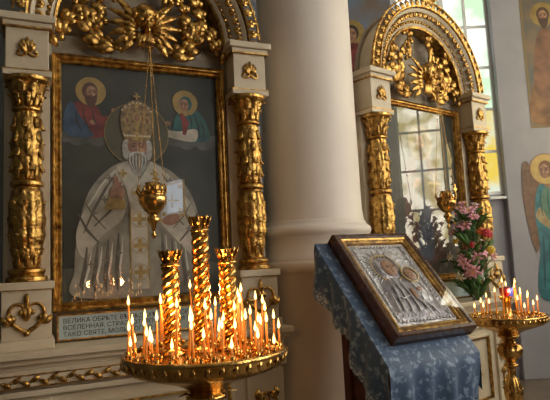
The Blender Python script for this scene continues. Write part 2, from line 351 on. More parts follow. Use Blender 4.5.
def icon_bishop(E):
    p=Paint(-.002);p.sh([(-.48,1.27),(.48,1.27),(.48,2.675),(-.48,2.675)],pBG,False)
    p.sh([(-.48,1.27),(.48,1.27),(.48,1.45),(.2,1.50),(-.2,1.47),(-.48,1.46)],pGR,False)
    for cx in(-.33,.33):
        for k in range(8): p.el(cx+(k-3.5)*.038,2.235+.02*sin(k*2.1),.05,.034,pCLOUD)
        for k in range(6): p.stroke([(cx+(k-3)*.045,2.24+.02*sin(k*2.1)),(cx+(k-2.6)*.045,2.265+.02*sin(k*2.1)),(cx+(k-2)*.045,2.25+.02*sin(k*2.1))],.010,pFOLD)
    p.sh([(-.43,2.25),(-.45,2.36),(-.41,2.44),(-.34,2.455),(-.27,2.42),(-.24,2.32),(-.25,2.24)],pRED)
    p.sh([(-.45,2.25),(-.46,2.38),(-.42,2.45),(-.38,2.38),(-.33,2.30),(-.30,2.24)],pBLUE)
    p.sh([(-.32,2.38),(-.22,2.37),(-.18,2.41),(-.20,2.34),(-.28,2.29)],pRED);p.el(-.175,2.41,.018,.015,pSKIN);p.el(-.30,2.33,.02,.014,pSKIN)
    for a,b in(((-.36,2.42),(-.31,2.26)),((-.40,2.40),(-.36,2.26)),((-.30,2.40),(-.27,2.30))): p.stroke([a,((a[0]+b[0])/2-.01,(a[1]+b[1])/2),b],.010,pDK)
    p.el(-.31,2.52,.085,.085,pHALO);p.ring(-.31,2.52,.083,.005,pGLD);p.face(-.31,2.51,.048,pHAIRB,pHAIRB,1)
    p.sh([(.21,2.25),(.19,2.34),(.23,2.43),(.31,2.46),(.39,2.40),(.42,2.25)],pTEAL)
    p.sh([(.22,2.30),(.13,2.31),(.12,2.28),(.20,2.25),(.33,2.24),(.34,2.32)],pROBE2)
    p.el(.27,2.49,.08,.08,pHALO);p.ring(.27,2.49,.078,.005,pGLD);p.face(.268,2.475,.044,None,pTEAL,-1);p.el(.155,2.35,.018,.015,pSKIN);p.stroke([(.24,2.42),(.27,2.36),(.26,2.28)],.05,pRED)
    for a,b in(((.33,2.42),(.36,2.26)),((.29,2.42),(.31,2.32)),((.37,2.38),(.39,2.26))): p.stroke([a,((a[0]+b[0])/2+.01,(a[1]+b[1])/2),b],.010,pDK)
    p.el(-.04,2.27,.195,.195,P('halo_dim',(.095,.085,.045),(.06,.055,.03),5));p.ring(-.04,2.27,.193,.004,pGLD)
    p.sh([(-.10,2.10),(-.22,2.04),(-.33,1.90),(-.39,1.68),(-.41,1.45),(-.38,1.29),(.30,1.29),(.35,1.45),(.35,1.68),(.29,1.90),(.18,2.03),(.04,2.10)],pROBE)
    p.sh([(-.40,1.66),(-.32,1.86),(-.22,1.93),(-.12,1.86),(-.14,1.74),(-.26,1.64),(-.36,1.52)],pROBE2)
    p.sh([(.06,1.86),(.16,1.93),(.28,1.85),(.35,1.64),(.31,1.50),(.18,1.62),(.08,1.74)],pROBE2)
    p.sh([(-.10,2.09),(-.20,2.02),(-.27,1.92),(-.20,1.90),(-.12,1.96)],pROBE2);p.sh([(.04,2.09),(.15,2.02),(.23,1.92),(.15,1.92),(.07,1.97)],pROBE2)
    for k,(x,z) in enumerate(((-.34,1.58),(-.28,1.60),(-.22,1.62),(-.16,1.66),(.10,1.66),(.16,1.62),(.22,1.58),(.29,1.52))):
        p.stroke([(x,z),(x*1.04,z-.12),(x*1.10,z-.22),(x*1.06,1.32)],.026,pFOLD)
        p.stroke([(x+.024,z-.02),(x*1.04+.024,z-.12),(x*1.10+.022,z-.20),(x*1.06+.02,1.36)],.012,pHI)
    for q in(-1,1):
        p.stroke([(-.03+q*.14,2.02),(-.03+q*.20,1.93),(-.03+q*.27,1.80),(-.03+q*.33,1.66)],.018,pFOLD)
        p.stroke([(-.03+q*.11,1.92),(-.03+q*.17,1.80),(-.03+q*.27,1.70)],.016,pFOLD)
        p.stroke([(-.03+q*.17,2.02),(-.03+q*.23,1.94),(-.03+q*.30,1.82)],.012,pHI)
        p.stroke([(-.03+q*.24,1.60),(-.03+q*.31,1.68),(-.03+q*.36,1.78)],.018,pFOLD)
        p.stroke([(-.03+q*.20,1.68),(-.03+q*.27,1.76),(-.03+q*.32,1.84)],.010,pFOLD)
    for (x,z) in((-.30,1.78),(-.24,1.86),(-.32,1.48),(-.24,1.50),(-.16,1.54),(-.2,1.38),(-.30,1.36),(.10,1.52),(.18,1.46),(.26,1.40),(.27,1.68),(.24,1.78),(.12,1.38),(-.21,1.99),(.16,1.98)): p.cross(x,z,.020,pCROSS,.25)
    p.sh([(-.17,2.06),(-.10,2.10),(-.03,1.98),(.04,2.10),(.11,2.06),(.04,1.92),(.02,1.82),(.02,1.32),(-.09,1.32),(-.09,1.82),(-.11,1.92)],pROBE2,False)
    for z in(1.90,1.74,1.58,1.42): p.cross(-.035,z,.04,pGLD,.3);p.ring(-.035,z,.046,.004,pGLD)
    for x in(-.09,.016): p.stroke([(x,1.32),(x,1.5),(x,1.7),(x,1.84)],.010,pGLD)
    for x,z in((-.13,2.02),(.06,2.02)): p.cross(x,z,.026,pGLD,.3)
    p.sh([(.08,1.72),(.25,1.76),(.25,1.99),(.08,1.95)],pGLD,False);p.sh([(.095,1.74),(.238,1.775),(.238,1.97),(.095,1.937)],pBOOK_REFL,False)
    p.cross(.167,1.855,.045,pGLD,.10)
    for sx,sz in((.115,1.77),(.22,1.795),(.115,1.92),(.22,1.945)): p.el(sx,sz,.014,.014,pGLD)
    p.sh([(.10,1.72),(.16,1.70),(.21,1.73),(.20,1.77),(.13,1.76)],pSKIN)
    p.sh([(-.20,1.86),(-.14,1.86),(-.12,1.91),(-.14,1.95),(-.19,1.94),(-.21,1.90)],pSKIN)
    for a,l in((.05,.07),(.25,.065),(-.5,.04)): p.sh([(-.165-.011,1.93),(-.165+.011,1.93),(-.165+.008-l*sin(a),1.93+l*cos(a)),(-.165-.008-l*sin(a),1.93+l*cos(a))],pSKIN)
    p.sh([(-.24,1.80),(-.12,1.80),(-.12,1.86),(-.22,1.87)],pGLD,False)
    for q in(-1,1): p.el(-.04+q*.066,2.17,.026,.065,pBEARD)
    p.face(-.04,2.18,.088,pBEARD)
    for k in range(13):
        a=(k-6)/6;p.stroke([(-.04+a*.055,2.145-.01*abs(a)),(-.04+a*.058,2.09),(-.04+a*.035,2.03+.03*abs(a))],.006,pWHISK if k%2 else pFOLD)
    for q in(-1,1): p.stroke([(-.04,2.155),(-.04+q*.03,2.148),(-.04+q*.052,2.12)],.014,pWHISK)
    p.sh([(-.115,2.24),(-.14,2.34),(-.125,2.43),(-.07,2.475),(-.04,2.482),(-.01,2.475),(.045,2.43),(.06,2.34),(.035,2.24),(-.04,2.225)],pMIT)
    p.sh([(-.12,2.24),(-.04,2.225),(.04,2.24),(.045,2.27),(-.04,2.255),(-.125,2.27)],pGLD,False)
    p.sh([(-.052,2.26),(-.028,2.26),(-.032,2.47),(-.048,2.47)],pGLD,False);p.el(-.04,2.37,.026,.032,pGLD);p.el(-.04,2.37,.018,.024,pSKIN)
    for x in(-.10,.02):p.el(x,2.35,.02,.028,pGLD);p.el(x,2.35,.012,.018,pNOSE);p.stroke([(x,2.27),(x-.012,2.36),(x*.6-.016,2.45)],.006,pGLD)
    for x in(-.115,-.10,-.085,-.07,-.055,-.025,-.01,.005,.02,.035):p.el(x,2.255,.0055,.0055,pHI)
    for k in range(9):p.el(-.13+k*.0225,2.415+.05*sin(pi*k/8),.005,.005,pHI)
    p.cross(-.04,2.505,.022,pGLD,.25)
    p.b.obj('icon_painting',E)
def icon_standing(E):
    p=Paint(-.004);p.sh([(-.48,1.27),(.48,1.27),(.48,2.675),(-.48,2.675)],pBG,False)
    p.sh([(-.48,1.27),(.48,1.27),(.48,1.6),(-.48,1.55)],P('earth',(.08,.055,.03),(.035,.025,.018),6),False)
    D=P('cloak',(.12,.05,.035),(.06,.025,.018));D2=P('tunic',(.07,.09,.12),(.04,.04,.06))
    p.sh([(-.10,2.30),(-.22,2.18),(-.26,1.85),(-.24,1.42),(.20,1.42),(.24,1.85),(.20,2.18),(.08,2.30)],D)
    p.sh([(-.06,2.28),(-.09,1.9),(-.10,1.44),(.08,1.44),(.08,1.9),(.05,2.28)],D2)
    for x in(-.18,-.13,.12,.17): p.stroke([(x*.7,2.15),(x,1.85),(x*1.1,1.5)],.018,pDK)
    PH=P('halo_far',(.20,.14,.05),(.13,.09,.03));p.el(0,2.40,.15,.15,PH);p.ring(0,2.40,.148,.005,pGLD);p.face(0,2.39,.08,pHAIRB,P('hairc',(.07,.04,.025)))
    p.sh([(-.14,2.0),(-.06,2.02),(-.04,2.08),(-.10,2.08)],pSKIN);p.cross(.15,2.05,.09,pGLD,.12);p.el(.15,1.98,.03,.025,pSKIN)
    p.b.obj('icon_painting',E)
A1=radians(24.26);A2=radians(37.55)
K1=(-1.285+.53*cos(A1),3.144+.53*sin(A1),0);K2=(.841+.53*cos(A2),4.315+.53*sin(A2),0)
kiot('icon_cabinet',K1,A1,icon_bishop,True)
kiot('icon_cabinet.001',K2,A2,icon_standing)
# ---------------------------------------------------------------- hanging lamps
def lamp(loc,rz,name,ztop,zl,k_=1.3):
    E=empty(name,loc,rz);g=MB()
    Z=lambda d:zl+d*k_
    g.lathe([(r*k_,Z(d)) for r,d in((0,-.18),(.006,-.175),(.012,-.16),(.005,-.145),(.010,-.13),(.016,-.11),(.030,-.085),(.016,-.065),(.040,-.045),(.062,-.01),(.066,.02),(.056,.03),(.062,.045),(.055,.05),(.050,.03),(0,.025))],28,BRASS,(0,0,0),lambda t,z:.06*cos(8*t) if z<Z(.02) else 0,2)
    g.lathe([(r*k_,Z(d)) for r,d in((.026,.03),(.034,.06),(.038,.09),(.035,.09),(.024,.04))],18,BRASS)
    for j in range(6):
        a=2*pi*j/6;g.tube([(.056*k_*cos(a),.056*k_*sin(a),Z(.03)),(.066*k_*cos(a),.066*k_*sin(a),Z(.06)),(.058*k_*cos(a),.058*k_*sin(a),Z(.085))],[.006,.012,.003],BRASS,(cos(a),sin(a),.1),7,.4)
    # little cross finial on the front of the lamp
    g.box(-.004,.004,-.075*k_-.004,-.075*k_+.004,Z(.03),Z(.13),BRASS);g.box(-.020,.020,-.075*k_-.004,-.075*k_+.004,Z(.09),Z(.10),BRASS)
    for k in range(3):
        a=2*pi*k/3+.5;x,y=.062*k_*cos(a),.062*k_*sin(a)
        g.tube([(x,y,Z(.02)),(x*1.3,y*1.3,Z(.05)),(x*1.2,y*1.2,Z(.08))],[.006,.007,.003],BRASS,(cos(a),sin(a),.1))
        n=80;z0=Z(.08)
        for i in range(n):
            f=i/n;g.ball((x*(1-f)*1.2,y*(1-f)*1.2,z0+(ztop-.06-z0)*f),(.0026,.0026,.0068),BRASS,5,4)
    g.lathe([(0,ztop),(.008,ztop-.005),(.012,ztop-.03),(.035,ztop-.05),(.038,ztop-.06),(0,ztop-.058)],16,BRASS)
    g.tube([(0,0,ztop),(0,-.005,ztop+.05),(0,.03,ztop+.09),(0,.08,ztop+.08),(0,.115,ztop+.06)],[.005,.006,.007,.008,.009],BRASS,(1,0,0))
    g.obj('oil_lamp_body',E)
def loc_in(K,A,x,y): return (K[0]+x*cos(A)-y*sin(A),K[1]+x*sin(A)+y*cos(A),0)
lamp(loc_in(K1,A1,.0,-.25),A1,'hanging_oil_lamp',2.82,1.82,1.2)
lamp(loc_in(K2,A2,-.04,-.25),A2,'hanging_oil_lamp.001',2.82,1.84,1.15)
# ---------------------------------------------------------------- white column
c=MB();cc=(.278,4.06,0)
c.lathe([(.368,1.72),(.357,1.8),(.352,2.6),(.346,6.5)],72,COLM,cc)
c.lathe([(.40,1.44),(.40,1.47),(.385,1.49),(.385,1.60),(.40,1.615),(.415,1.635),(.415,1.66),(.395,1.68),(.38,1.69),(.378,1.705),(.368,1.72)],72,COLM,cc)
c.lathe([(.43,0),(.43,.2),(.41,.22),(.395,.25),(.395,1.34),(.42,1.36),(.44,1.385),(.44,1.42),(.42,1.44),(.40,1.44)],72,COLB,cc)
c.obj('round_column')
# ---------------------------------------------------------------- candle stands
def candle(g,x,y,z,h,r=.0042,fl=True):
    lx=random.uniform(-.07,.07)*h;ly=random.uniform(-.06,.06)*h
    g.lathe([(.004,0),(.007,.004),(.0075,.022),(.0055,.022)],10,BRASS,(x,y,z))
    g.tube([(x,y,z+.004),(x+lx*.5,y+ly*.5,z+h*.5),(x+lx,y+ly,z+h)],[r,r,r*.85],WAX,(0,1,0),8)
    g.tube([(x+lx,y+ly,z+h),(x+lx,y+ly,z+h+.006)],.0008,SOOT,(0,1,0),5)
    if fl: g.lathe([(0.0005,h+.003),(.0036,h+.007),(.0054,h+.013),(.0043,h+.022),(.0019,h+.032),(.0002,h+.041)],10,FLAME,(x+lx,y+ly,z))
def spiral(g,x,y,z,h,r):
    g.lathe([(r*1.5,0),(r*1.5,.012),(r*1.1,.02),(r*.9,.03),(r*.6,.03),(r*.6,h-.06)],20,BRASS,(x,y,z))
    for k in range(3):
        pts=[];n=70
        for i in range(n):
            f=i/(n-1);a=2*pi*(k/3+f*h/.13);pts.append((x+r*.62*cos(a),y+r*.62*sin(a),z+.025+(h-.085)*f))
        g.tube(pts,r*.46,BRASS,(0,0,1),8)
    zt=z+h-.06
    g.lathe([(r*.7,0),(r*1.15,.006),(r*1.15,.014),(r*.8,.02),(r*.85,.03),(r*1.1,.055),(r*1.25,.062),(r*.9,.062),(r*.7,.03),(0,.03)],24,BRASS,(x,y,zt),lambda t,zz:.08*cos(8*t) if zz>.03 else 0,2)
    for k in range(8):
        a=2*pi*k/8;g.tube([(x+r*.85*cos(a),y+r*.85*sin(a),zt+.02),(x+r*1.2*cos(a),y+r*1.2*sin(a),zt+.045),(x+r*1.5*cos(a),y+r*1.5*sin(a),zt+.068)],[.005,.008,.002],BRASS,(cos(a),sin(a),.2),6,.5)
def stand(g,R,z):
    g.lathe([(0,-.004),(R*.93,-.004),(R*.94,.006),(R*.985,.010),(R,.004),(R,-.012),(R*.975,-.020),(R*.985,-.030),(R*.95,-.045),(R*.86,-.058),(R*.60,-.082),(R*.40,-.10),(R*.24,-.125),(R*.20,-.14)],72,BRASS,(0,0,z))
    for j in range(40):
        a=2*pi*j/40;g.tube([(R*(1-.0)*cos(a),R*sin(a),z-.008),(R*.985*cos(a),R*.985*sin(a),z-.03),(R*.90*cos(a),R*.90*sin(a),z-.052)],[.006,.011,.004],BRASS,(cos(a),sin(a),0),6,.45)
    k=z/1.13
    pr=[(.06,.99),(.075,.98),(.075,.965),(.045,.95),(.035,.93),(.065,.90),(.082,.865),(.070,.82),(.040,.78),(.030,.76),(.050,.75),(.050,.735),(.030,.72),(.028,.66),(.050,.60),(.060,.52),(.045,.44),(.028,.40),(.028,.36),(.055,.35),(.055,.335),(.03,.32),(.032,.24),(.07,.18),(.10,.13),(.12,.10),(.19,.07),(.22,.05),(.22,.0),(0,0)]
    def md(t,zz):
        q=zz/k
        return .10*abs(cos(5*t)) if (.78<q<.93 or .42<q<.66) else (.05*cos(8*t) if .1<q<.2 else 0)
    g.lathe([(r,q*k) for r,q in pr],48,BRASS,(0,0,0),md,3)
    for j in range(5):
        a=2*pi*j/5
        for (zz,r0,o,L) in((.80*k,.045,.05,.09),(.47*k,.05,.03,.08),(.925*k,.04,.07,.07)):
            g.tube([(( r0+o*f*f)*cos(a),(r0+o*f*f)*sin(a),zz+L*sin(f*2)) for f in(0,.25,.5,.75,1)],[.008,.016,.016,.011,.003],BRASS,(cos(a),sin(a),.2),7,.4)
S1=(-.283,2.068,0);g=MB();stand(g,.30,1.13)
spiral(g,-.01,.03,1.128,.50,.032);spiral(g,-.118,-.01,1.128,.375,.032);spiral(g,.088,.05,1.128,.375,.032);spiral(g,-.03,.19,1.128,.36,.024)
CL=[(130,293,345),(152,290,340),(146,312,350),(138,318,352),(160,312,345),(168,300,352),(165,318,356),(187,277,340),(185,308,358),(190,315,346),(198,322,360),(212,300,345),(215,310,358),(219,262,338),(222,322,362),(236,290,342),(236,308,350),(245,287,345),(243,305,356),(252,312,348),(256,292,340),(262,300,345),(268,310,350),(268,322,352),(262,325,356),(248,322,360),(230,330,362),(205,330,363),(178,325,350),(152,322,356),(172,296,345),(224,318,350)]
for (a,b,d) in CL:
    x=(a-206)*.00372;y=(351-d)/50.;rr=sqrt(x*x+y*y)
    if rr>.272: y*=max(0,.272**2-x*x)**.5/max(abs(y),1e-3) if abs(x)<.27 else 0
    x=max(-.272,min(.272,x));candle(g,x,y,1.126,(d-b)*.0038-.015)
for i in range(34):
    a=2*pi*i/34;x,y=.275*cos(a),.275*sin(a)
    if i%2==0 and sin(a)>-.95: candle(g,x,y,1.128,random.uniform(.03,.10))
    else: g.lathe([(.004,0),(.007,.004),(.0075,.02),(.0055,.02)],8,BRASS,(x,y,1.128))
for i in range(22):
    a=2*pi*i/22;x,y=.2*cos(a),.2*sin(a)
    if i%2: candle(g,x,y,1.128,random.uniform(.04,.13))
    else: g.lathe([(.004,0),(.007,.004),(.0075,.02),(.0055,.02)],8,BRASS,(x,y,1.128))
E=empty('candle_stand',S1);g.obj('stand_and_candles',E)
S2=(1.60,3.97,0);g=MB();stand(g,.27,.985)
for (x,y,h) in((-.05,-.08,.24),(.09,-.05,.15),(.10,.05,.19),(.16,.0,.12),(.19,.08,.13),(-.10,.02,.09),(-.17,-.03,.07),(.02,-.15,.12),(-.02,.12,.16),(.13,-.14,.08),(.22,-.02,.10),(.05,-.20,.07),(-.13,.12,.09),(-.2,.06,.06),(.07,.15,.2),(.17,.15,.15),(-.07,.18,.12),(.13,.10,.22)):
    candle(g,x,y,.983,h,.0056)
for i in range(26):
    a=2*pi*i/26;g.lathe([(.004,0),(.007,.004),(.0075,.02),(.0055,.02)],8,BRASS,(.24*cos(a),.24*sin(a),.983))
g.lathe([(.04,0),(.04,.01),(.015,.02),(.012,.10),(.035,.12),(.045,.13),(.045,.14)],20,BRASS,(-.0,.0,.983))
g.lathe([(.02,.14),(.034,.16),(.038,.20),(.034,.20)],18,RED,(0,0,.983));
g.lathe([(.03,0),(.036,.03),(.040,.07),(.036,.07)],18,BLUEG,(.05,.06,.99+.12));g.lathe([(.03,0),(.012,.01),(.012,.11),(.03,.12)],14,BRASS,(.05,.06,.983))
E=empty('candle_stand.001',S2);g.obj('stand_and_candles',E)
# ---------------------------------------------------------------- lectern
AL=radians(29.7);TL=radians(47);CN=V((.698,3.134,1.319))
E=empty('lectern',(CN.x,CN.y,0),AL)
b=MB()
zz=lambda h,o=.12:CN.z-tan(TL)*h-o
def pz(poly,x0,x1,mt):  # poly in (h,z) ; h forward=-Y
    n=len(poly);b.add([(x0,-h,z) for h,z in poly]+[(x1,-h,z) for h,z in poly],[tuple(range(n)),tuple(range(2*n-1,n-1,-1))]+[(i,i+n,(i+1)%n+n,(i+1)%n) for i in range(n)],mt)
pz([(-.24,.08),(.20,.08),(.20,zz(.20)),(-.24,zz(-.24))],-.24,.22,WOOD)
pz([(-.27,0),(.23,0),(.23,.08),(-.27,.08)],-.27,.25,WOOD)
for x in(-.26,.22):
    pz([(-.26,.08),(-.20,.08),(-.20,zz(-.2)),(-.26,zz(-.26))],x,x+.02,WOOD);pz([(.16,.08),(.22,.08),(.22,zz(.22)),(.16,zz(.16))],x,x+.02,WOOD)
    for z in(.08,.5,.86): pz([(-.2,z),(.16,z),(.16,z+.06),(-.2,z+.06)],x,x+.02,WOOD)
pz([(-.30,zz(-.30,.12)),(.26,zz(.26,.12)),(.26,zz(.26,.15)),(-.30,zz(-.30,.15))],-.29,.25,WOOD)
b.obj('lectern_body',E,.004)
cl=MB()
W0,W1=-.375,.262;H0,H1=-.31,.27;OFF=.1145
def top(i,j):
    x=W0+(W1-W0)*i/60;h=H0+(H1-H0)*j/40
    return (x,-h,zz(h,OFF)+.001*sin(x*30+h*20))
cl.grid(61,41,top,CLOTH)
def front(i,j,o=0):
    x=W0+(W1-W0)*i/90;f=j/24;fold=.024*sin(x*42+.8*f)*f+.016*sin(x*19+1)*f
    return (x+.012*f*sin(x*42+1)-.03*f*(i/90),-(H1+.012*sin(pi*min(1,f*4)/2)+fold)-o,zz(H1,OFF)-f*(.27+.015*sin(x*8)))
cl.grid(91,25,front,CLOTH)
def left(i,j,o=0):
    h=H0+(H1-H0)*i/90;f=j/24;fold=.022*sin(h*45+f)*f+.016*sin(h*17)*f
    return (W0-.01*sin(pi*min(1,f*4)/2)-fold-o,-h,zz(h,OFF)-f*(.22+.10*(i/90)+.012*sin(h*20)))
cl.grid(91,25,left,CLOTH)
for fn in(front,left):   # lace border with scalloped edge
    def lac(i,j,fn=fn):
        p=fn(i/2,20.4+j*.75,.004);sc=.012*abs(sin(i*pi/7)) if j==6 else 0
        return (p[0],p[1],p[2]-sc)
    cl.grid(181,7,lac,LACE)
    def lin(i,j,fn=fn): return fn(i/2,19.4+j*.35,.003)
    cl.grid(181,2,lin,LACE)
def back(i,j):
    x=W0+(W1-W0)*i/60;f=j/10;return (x,-(H0-.01*f),zz(H0,OFF)-f*.18)
cl.grid(61,11,back,CLOTH)
def right(i,j):
    h=H0+(H1-H0)*i/60;f=j/16;return (W1+.010*sin(h*45)*f,-h,zz(h,OFF)-f*.2)
cl.grid(61,17,right,CLOTH)
o=cl.obj('blue_altar_cloth',E)
EC=bpy.data.objects.new('framed_icon_case',None);scene.collection.objects.link(EC)
ex=V((cos(AL),sin(AL),0));dn=V((sin(AL),-cos(AL),0));ey=(-dn)*cos(TL)+V((0,0,1))*sin(TL);ez=ex.cross(ey)
Mx=Matrix((ex,ey,ez)).transposed().to_4x4();Mx.translation=CN;EC.matrix_world=Mx
b=MB();b.M=Matrix(((1,0,0,0),(0,0,1,0),(0,-1,0,0),(0,0,0,1)))
w,h=.286,.37
b.box(-w,w,.05,.076,-h,h,CASEW)
b.frame(-w,w,-h,h,[(0,.076),(0,.008),(.006,0),(.026,0),(.032,.006),(.036,.02),(.040,.03)],CASEW)
b.frame(-w+.034,w-.034,-h+.034,h-.034,[(0,.010),(.007,.003),(.016,.008),(.022,.016),(.032,.018),(.038,.030),(.040,.035)],GOLD)
b.obj('case_frame',EC)
s=MB();s.M=b.M.copy();y=.034
s.box(-.218,.218,.034,.05,-.302,.302,SILVER)
s.frame(-.212,.212,-.296,.296,[(0,y),(.004,y-.006),(.012,y-.006),(.016,y)],SILVER)
random.seed(5)
for i in range(23):
    for sx in(-1,1): s.leaf(sx*.185,-.27+i*.024,pi/2+sx*.5,.026,.015,y-.003,SILVER,-sx)
for i in range(15):
    for sz in(-1,1): s.leaf(-.17+i*.024,sz*.272,.5,.026,.015,y-.003,SILVER,-1)
hx,hz=-.035,.105
for k in range(40):
    a=2*pi*k/40;L=.150 if k%2 else .130
    s.tube([(hx+.10*cos(a),y-.004,hz+.10*sin(a)),(hx+L*cos(a),y-.002,hz+L*sin(a))],[.008,.002],SILVER,(0,1,0),6)
HALOM=mat('gilt_halo',(.75,.60,.34),(.5,.38,.2),30,.3,.8,.4,60)
s.arc([(.096,y),(.096,y-.012),(.106,y-.012),(.106,y)],(hx,hz),0,2*pi,40,HALOM)
MAN=mat('silver_robe',(.50,.47,.48),(.24,.22,.24),18,.38,.45,1.0,55)
def relief(poly,hgt,mt,yb=y):   # soft cushion relief from an outline
    lp=smooth_loop(poly,6);cx=sum(p[0] for p in lp)/len(lp);cz=sum(p[1] for p in lp)/len(lp);n=len(lp);m=8
    s.grid(n,m,lambda i,j:(cx+(lp[i][0]-cx)*max(1-j/(m-1),.002),yb-hgt*sqrt(1-(1-j/(m-1))**2.6),cz+(lp[i][1]-cz)*max(1-j/(m-1),.002)),mt,True)
relief([(hx-.085,hz+.02),(hx-.06,hz+.085),(hx,hz+.108),(hx+.06,hz+.085),(hx+.085,hz+.01),(hx+.075,hz-.08),(hx-.08,hz-.08)],.016,MAN)
relief([(-.10,.04),(-.155,-.04),(-.165,-.16),(-.165,-.26),(.165,-.26),(.165,-.14),(.15,-.04),(.12,.0),(.04,.03)],.018,MAN)
relief([(.04,.0),(.10,.0),(.14,-.05),(.145,-.15),(.09,-.19),(.03,-.13)],.024,SILVER)
for (pts_) in ([(-.10,.03),(-.09,-.06),(-.11,-.16),(-.12,-.25)],[(-.07,.02),(-.05,-.07),(-.06,-.17),(-.07,-.25)],[(-.13,-.02),(-.14,-.12),(-.15,-.22)],[(-.03,.0),(-.01,-.09),(-.01,-.2),(-.02,-.25)],[(.00,-.12),(.04,-.17),(.05,-.25)],[(.06,-.17),(.09,-.21),(.10,-.255)],[(.15,-.08),(.14,-.17),(.15,-.25)],[(.05,-.03),(.07,-.09),(.06,-.15)],[(.11,-.03),(.12,-.10),(.10,-.16)],[(hx-.06,hz+.06),(hx-.072,hz),(hx-.06,hz-.06)],[(hx+.04,hz+.085),(hx+.07,hz+.03),(hx+.065,hz-.03)],[(-.14,-.10),(-.07,-.13),(.0,-.11)]):
    yy_=y-.022;s.tube([(a,yy_,b_) for a,b_ in pts_],[.002]+[.0055]*(len(pts_)-2)+[.003],SILVER,(0,1,0),6)
s.arc([(.050,y-.016),(.050,y-.028),(.058,y-.028),(.058,y-.016)],(.085,.035),0,2*pi,30,HALOM)
pf=P('icon_face',(.44,.26,.15),(.28,.15,.085),30)
s.ball((hx+.010,y-.014,hz-.006),(.050,.012,.064),pf,18,10);s.ball((.085,y-.022,.035),(.036,.010,.042),pf,14,8)
for (fx_,fz_,r_,yy) in((hx+.014,hz-.004,.052,y-.026),(.085,.038,.036,y-.032)):
    for q in(-1,1): s.ball((fx_+q*r_*.35,yy+.002,fz_),(r_*.19,.003,r_*.09),pDK,8,5);s.ball((fx_+q*r_*.35,yy+.003,fz_+r_*.22),(r_*.24,.003,r_*.035),pDK,8,5)
    s.ball((fx_,yy+.001,fz_-r_*.3),(r_*.09,.003,r_*.28),pSKH,8,5);s.ball((fx_,yy+.003,fz_-r_*.7),(r_*.2,.003,r_*.07),pLIP,8,5)
s.ball((.02,y-.024,-.10),(.016,.007,.038),pf,10,8);s.ball((.075,y-.026,-.075),(.022,.006,.013),pf,10,8)
for k in range(5): s.ball((hx-.045+.0225*k,y-.018,hz+.072+.012*sin(pi*k/4)),(.007,.006,.007),HALOM,8,5)
s.obj('silver_icon',EC)
gl=MB();gl.M=b.M.copy();ww,hh=w-.030,h-.030;gl.flat([(-ww,-hh),(ww,-hh),(ww,hh),(-ww,hh)],.0005,GLASS);gl.obj('glass_pane',EC)
# ---------------------------------------------------------------- flowers
g=MB();fx,fy=1.65,4.63
E=empty('flower_bouquet',(fx,fy,0))
VASE=mat('vase_glass',(.30,.34,.30),None,5,.1,0,0,coat=1)
g.lathe([(0,1.052),(.05,1.052),(.055,1.06),(.035,1.09),(.045,1.16),(.06,1.22),(.065,1.26),(.055,1.26),(0,1.2)],24,VASE)
LEAFM=mat('leaf',(.08,.20,.04),(.03,.09,.015),30,.5)
FC=[mat('petal_pink',(.78,.44,.50),(.66,.28,.38),40,.6),mat('petal_orange',(.82,.25,.06),(.68,.15,.03),40,.6),mat('petal_white',(.85,.80,.68),None,40,.6),mat('petal_red',(.60,.05,.06),None,40,.6),mat('petal_yellow',(.85,.62,.08),None,40,.6),mat('petal_lilac',(.68,.48,.62),None,40,.6)]
random.seed(11)
for i in range(140):
    a=random.uniform(0,2*pi);rr=random.uniform(.03,.22);z=random.uniform(1.20,1.86)
    rr*=1-.45*abs(z-1.50)/.34;cx,cy=rr*cos(a)-.03,rr*sin(a)-.03
    if i<52:
        m=random.choice((FC[0],FC[0],FC[5])) if z>1.64 else random.choice(FC[:5]);R_=random.uniform(.026,.044)
        d=V((cx,cy-.10,z-1.4)).normalized();t1=d.orthogonal().normalized();t2=d.cross(t1);c0=V((cx,cy,z))
        if m in(FC[0],FC[2],FC[5]):      # lilies: six pointed recurved petals and stamens
            R_*=1.35
            for k in range(6):
                q=2*pi*k/6;rd=t1*cos(q)+t2*sin(q)
                g.tube([c0-d*R_*.5,c0+rd*R_*.35+d*R_*.15,c0+rd*R_*.8+d*R_*.35,c0+rd*R_*1.2+d*R_*.15],[.003,R_*.26,R_*.24,.0015],m,tuple(d),7,.25)
            for k in range(3):
                q=2*pi*k/3;rd=t1*cos(q)+t2*sin(q);g.tube([c0,c0+d*R_*.6+rd*R_*.2],[.0012,.003],FC[4],(0,1,0),5)
        else:
            for ring,(n,rf,lf) in enumerate(((8,1,.0),(6,.6,.35),(4,.25,.5))):
                for k in range(n):
                    q=2*pi*k/n+ring*.4;o_=c0+(t1*cos(q)+t2*sin(q))*R_*rf*.75+d*R_*lf
                    g.ball(o_,(R_*.42,R_*.42,R_*.36),m,7,5)
        g.tube([(0,0,1.22),(cx*.5,cy*.5,(z+1.22)/2),(cx,cy,z)],.0025,LEAFM,(0,1,0),5)
    else:
        q=random.uniform(0,6.28);z-=.05
        g.tube([(cx*.3,cy*.3,z-.12),(cx,cy,z-.02),(cx*1.25+.05*cos(q),cy*1.25+.05*sin(q),z+.06*random.uniform(-1,1))],[.004,.024,.002],LEAFM,(0,.6,.8),6,.2)
g.obj('bouquet',E)
